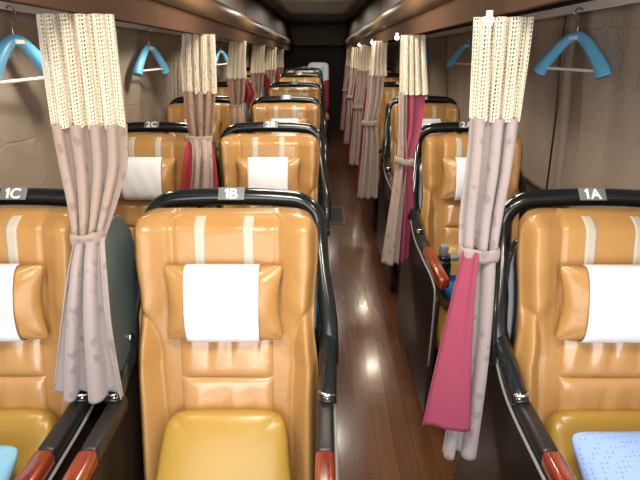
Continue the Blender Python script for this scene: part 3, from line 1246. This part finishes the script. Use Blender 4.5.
hanger(1, 2.10, 'large light blue coat hanger on the right wall above seat 1A', 0.35)
hanger(1, 3.62, 'blue coat hanger half hidden by the near right lace curtain', 0.5)
hanger(1, 4.95, 'small blue hanger seen right of the magenta lined curtain', -0.2)
hanger(1, 6.25, 'tiny blue hanger seen left of the magenta lined curtain', -0.2)
hanger(-1, 1.73, 'light blue coat hanger in the top left corner above seat 1C', -0.12)
hanger(-1, 3.06, 'blue coat hanger on the left wall above seat 2C', -0.2)
hanger(-1, 5.20, 'tiny blue hanger between the second and third left curtains', -0.3)

# ------------------------------------------------------------------ rear and fittings
t = thing('rear_seat', 'brown rear bench seat under a pale blue and white cover, end of aisle', 'seat', (-0.055, 8.2, 0.0))
t.scale = (0.72, 1, 1)
obj('backrest', place_on_back(cushion('backrest', 0.24, 0.36, 0.07, M['lining_dark'], n=16, corner=7, edge=0.25), 0.80, 0.0), t)
obj('seat_cushion', rot_cushion('seat_cushion', 0.24, 0.26, 0.08, M['leather'], (0, -0.45, 0.42), n=14, corner=8, edge=0.25), t)
obj('seat_base', boxes('seat_base', [(-0.23, 0.23, -0.68, -0.05, 0, 0.36)], M['shell'], 0.01), t)
obj('headrest_cover', place_on_back(cushion('headrest_cover', 0.235, 0.17, 0.085, M['cloth'], n=18, corner=6, edge=0.25), 1.05, 0.0), t, label='white headrest cover')
obj('cover_panel', place_on_back(boxes('cover_panel', [(-0.19, 0.12, -0.095, -0.082, -0.40, 0.09)], M['hanger'], 0.004), 1.05, 0.0), t, label='blue hanging panel')

# ceiling hatch and vents
v = []
hy0, hy1 = 4.55, 6.15
hm = []
def slab(name, x0, x1, y0, y1, d0, d1, m):
    v = []
    for y in (y0, y1):
        for x, dz in ((x0, d0), (x1, d0), (x1, d1), (x0, d1)):
            v.append((x, y, zceil(y) + dz))
    return mesh(name, v, [(0, 1, 5, 4), (1, 2, 6, 5), (2, 3, 7, 6), (3, 0, 4, 7), (0, 3, 2, 1), (4, 5, 6, 7)], m, False)


t = thing('roof_hatch', 'grey square hatch set in the ceiling over the aisle', 'hatch', (0, 0, 0))
obj('hatch_frame', slab('hatch_frame', -0.40, 0.30, hy0, hy1, -0.03, 0.0, M['lip']), t)
obj('hatch_panel', slab('hatch_panel', -0.35, 0.25, hy0 + 0.05, hy1 - 0.06, -0.042, -0.028, M['hatch']), t)
for i, y in enumerate((6.9, 8.4)):
    for x in (-0.34, 0.24):
        pass
thing('ceiling_panel', 'brown ceiling panel behind the roof hatch', 'panel', me=slab('ceiling_panel', -0.42, 0.32, 6.45, 8.9, -0.022, 0.0, M['ceiling']))
for x in (-0.10, -0.04):
    thing('wall_screw', 'small dark fixing on the rear bulkhead', 'screw', (x, Y1 - 0.302, 1.60), 'fixings on the rear bulkhead', (PI / 2, 0, 0),
          tube('wall_screw', [(0, 0, -0.004), (0, 0, 0.008)], 0.014, M['grille'], seg=10, spline=False))

# small brown-red table shelf and a white item by the aisle
fh = thing('floor_hatch', 'square metal framed hatch in the aisle floor', 'hatch', (0.13, 4.30, 0.0))
obj('hatch_frame', boxes('hatch_frame', [(-0.09, 0.09, -0.24, -0.21, 0.001, 0.008), (-0.09, 0.09, 0.21, 0.24, 0.001, 0.008),
                                         (-0.09, -0.07, -0.21, 0.21, 0.001, 0.008), (0.07, 0.09, -0.21, 0.21, 0.001, 0.008)], M['hatch_frame']), fh)
obj('hatch_plate', boxes('hatch_plate', [(-0.07, 0.07, -0.21, 0.21, 0.001, 0.005)], M['shell']), fh)

# fill lamps added under both racks to brighten walls, lace and floor
k = 0
for s, nm in ((-1, 'left'), (1, 'right')):
    x0 = -0.80 if s < 0 else 0.52
    for r in range(1, 8):
        y = ROW1 + (r - 1) * PITCHROW - 0.55
        zz = zrail(y) + 0.060 + 0.09 * (abs(x0) - (0.52 if s < 0 else 0.40)) / 0.7 - 0.004
        t = thing('rack_fill_lamp', 'round lamp added as fill light under the %s rack above row %d' % (nm, r), 'lamp', (x0, y, zz - 0.012), 'added fill lamps under the racks')
        obj('lamp_ring', tube('lamp_ring', [(0, 0, 0.012), (0, 0, -0.004)], 0.040, M['alu'], seg=18, spline=False), t)
        obj('lamp_lens', tube('lamp_lens', [(0, 0, -0.0045), (0, 0, -0.009)], 0.030, M['lamp'], seg=18, spline=False), t)
        l = bpy.data.lights.new('rack_fill_light', 'SPOT')
        l.energy = 13
        l.spot_size = math.radians(150)
        l.spot_blend = 0.6
        l.shadow_soft_size = 0.05
        l.color = (1.0, 0.86, 0.68)
        lo = bpy.data.objects.new('rack_fill_light', l)
        lo.location = (x0, y, zz - 0.03)
        link(lo)


# small bright lamps at the top of the right-hand curtains
for py, px, d, r in ((19, 489, DR1, 1), (37, 397, DR2, 2), (42, 372, DR3, 3), (44.5, 359, DR3 + PITCHROW, 4)):
    p = at(px, py, d - 0.03)
    q = thing('curtain_lamp', 'small bright white lamp at the top of the right curtain by seat %dA' % r, 'lamp', (p.x, p.y, p.z), 'small lamps above the right curtains')
    obj('lamp_socket', tube('lamp_socket', [(0, 0, 0.016), (0, 0, 0.004)], 0.007, M['alu'], seg=12, spline=False), q)
    obj('lamp_bulb', tube('lamp_bulb', [(0, 0, 0.008), (0, 0, 0.003), (0, 0, -0.004), (0, 0, -0.009), (0, 0, -0.011)], 0.0085, M['bulb'], seg=14, spline=False,
                          rfun=lambda t: math.sqrt(max(0.04, 1 - (1.8 * t - 0.9) ** 2))), q)


def area(name, loc, size, power, color, rot=(0, 0, 0), sy=None):
    l = bpy.data.lights.new(name, 'AREA')
    l.energy = power
    l.color = color
    l.shape = 'RECTANGLE'
    l.size = size
    l.size_y = sy or size
    o = bpy.data.objects.new(name, l)
    o.location = loc
    o.rotation_euler = rot
    link(o)
    return o


# daylight through the windscreen at the front of the bus
area('windscreen_daylight', (0.0, -0.85, 1.2), 2.1, 29, (0.98, 0.98, 1.0), (math.radians(88), 0, 0), 1.5)
# fill lights added below the aisle ceiling, without fixtures
for y, p in ((0.45, 20), (1.9, 14), (3.4, 10), (5.3, 8), (7.4, 6)):
    area('aisle_fill_light', (-0.06, y, zceil(y) - 0.05), 0.5, p, (1.0, 0.90, 0.76), (0, 0, 0), 0.25)

w = bpy.data.worlds.new('world')
w.use_nodes = True
w.node_tree.nodes['Background'].inputs[0].default_value = (0.95, 0.97, 1.0, 1)
w.node_tree.nodes['Background'].inputs[1].default_value = 1.5
S.world = w
S.view_settings.view_transform = 'Standard'
S.view_settings.look = 'None'
S.view_settings.exposure = 0.08
S.view_settings.gamma = 1.0
S.view_settings.use_curve_mapping = False
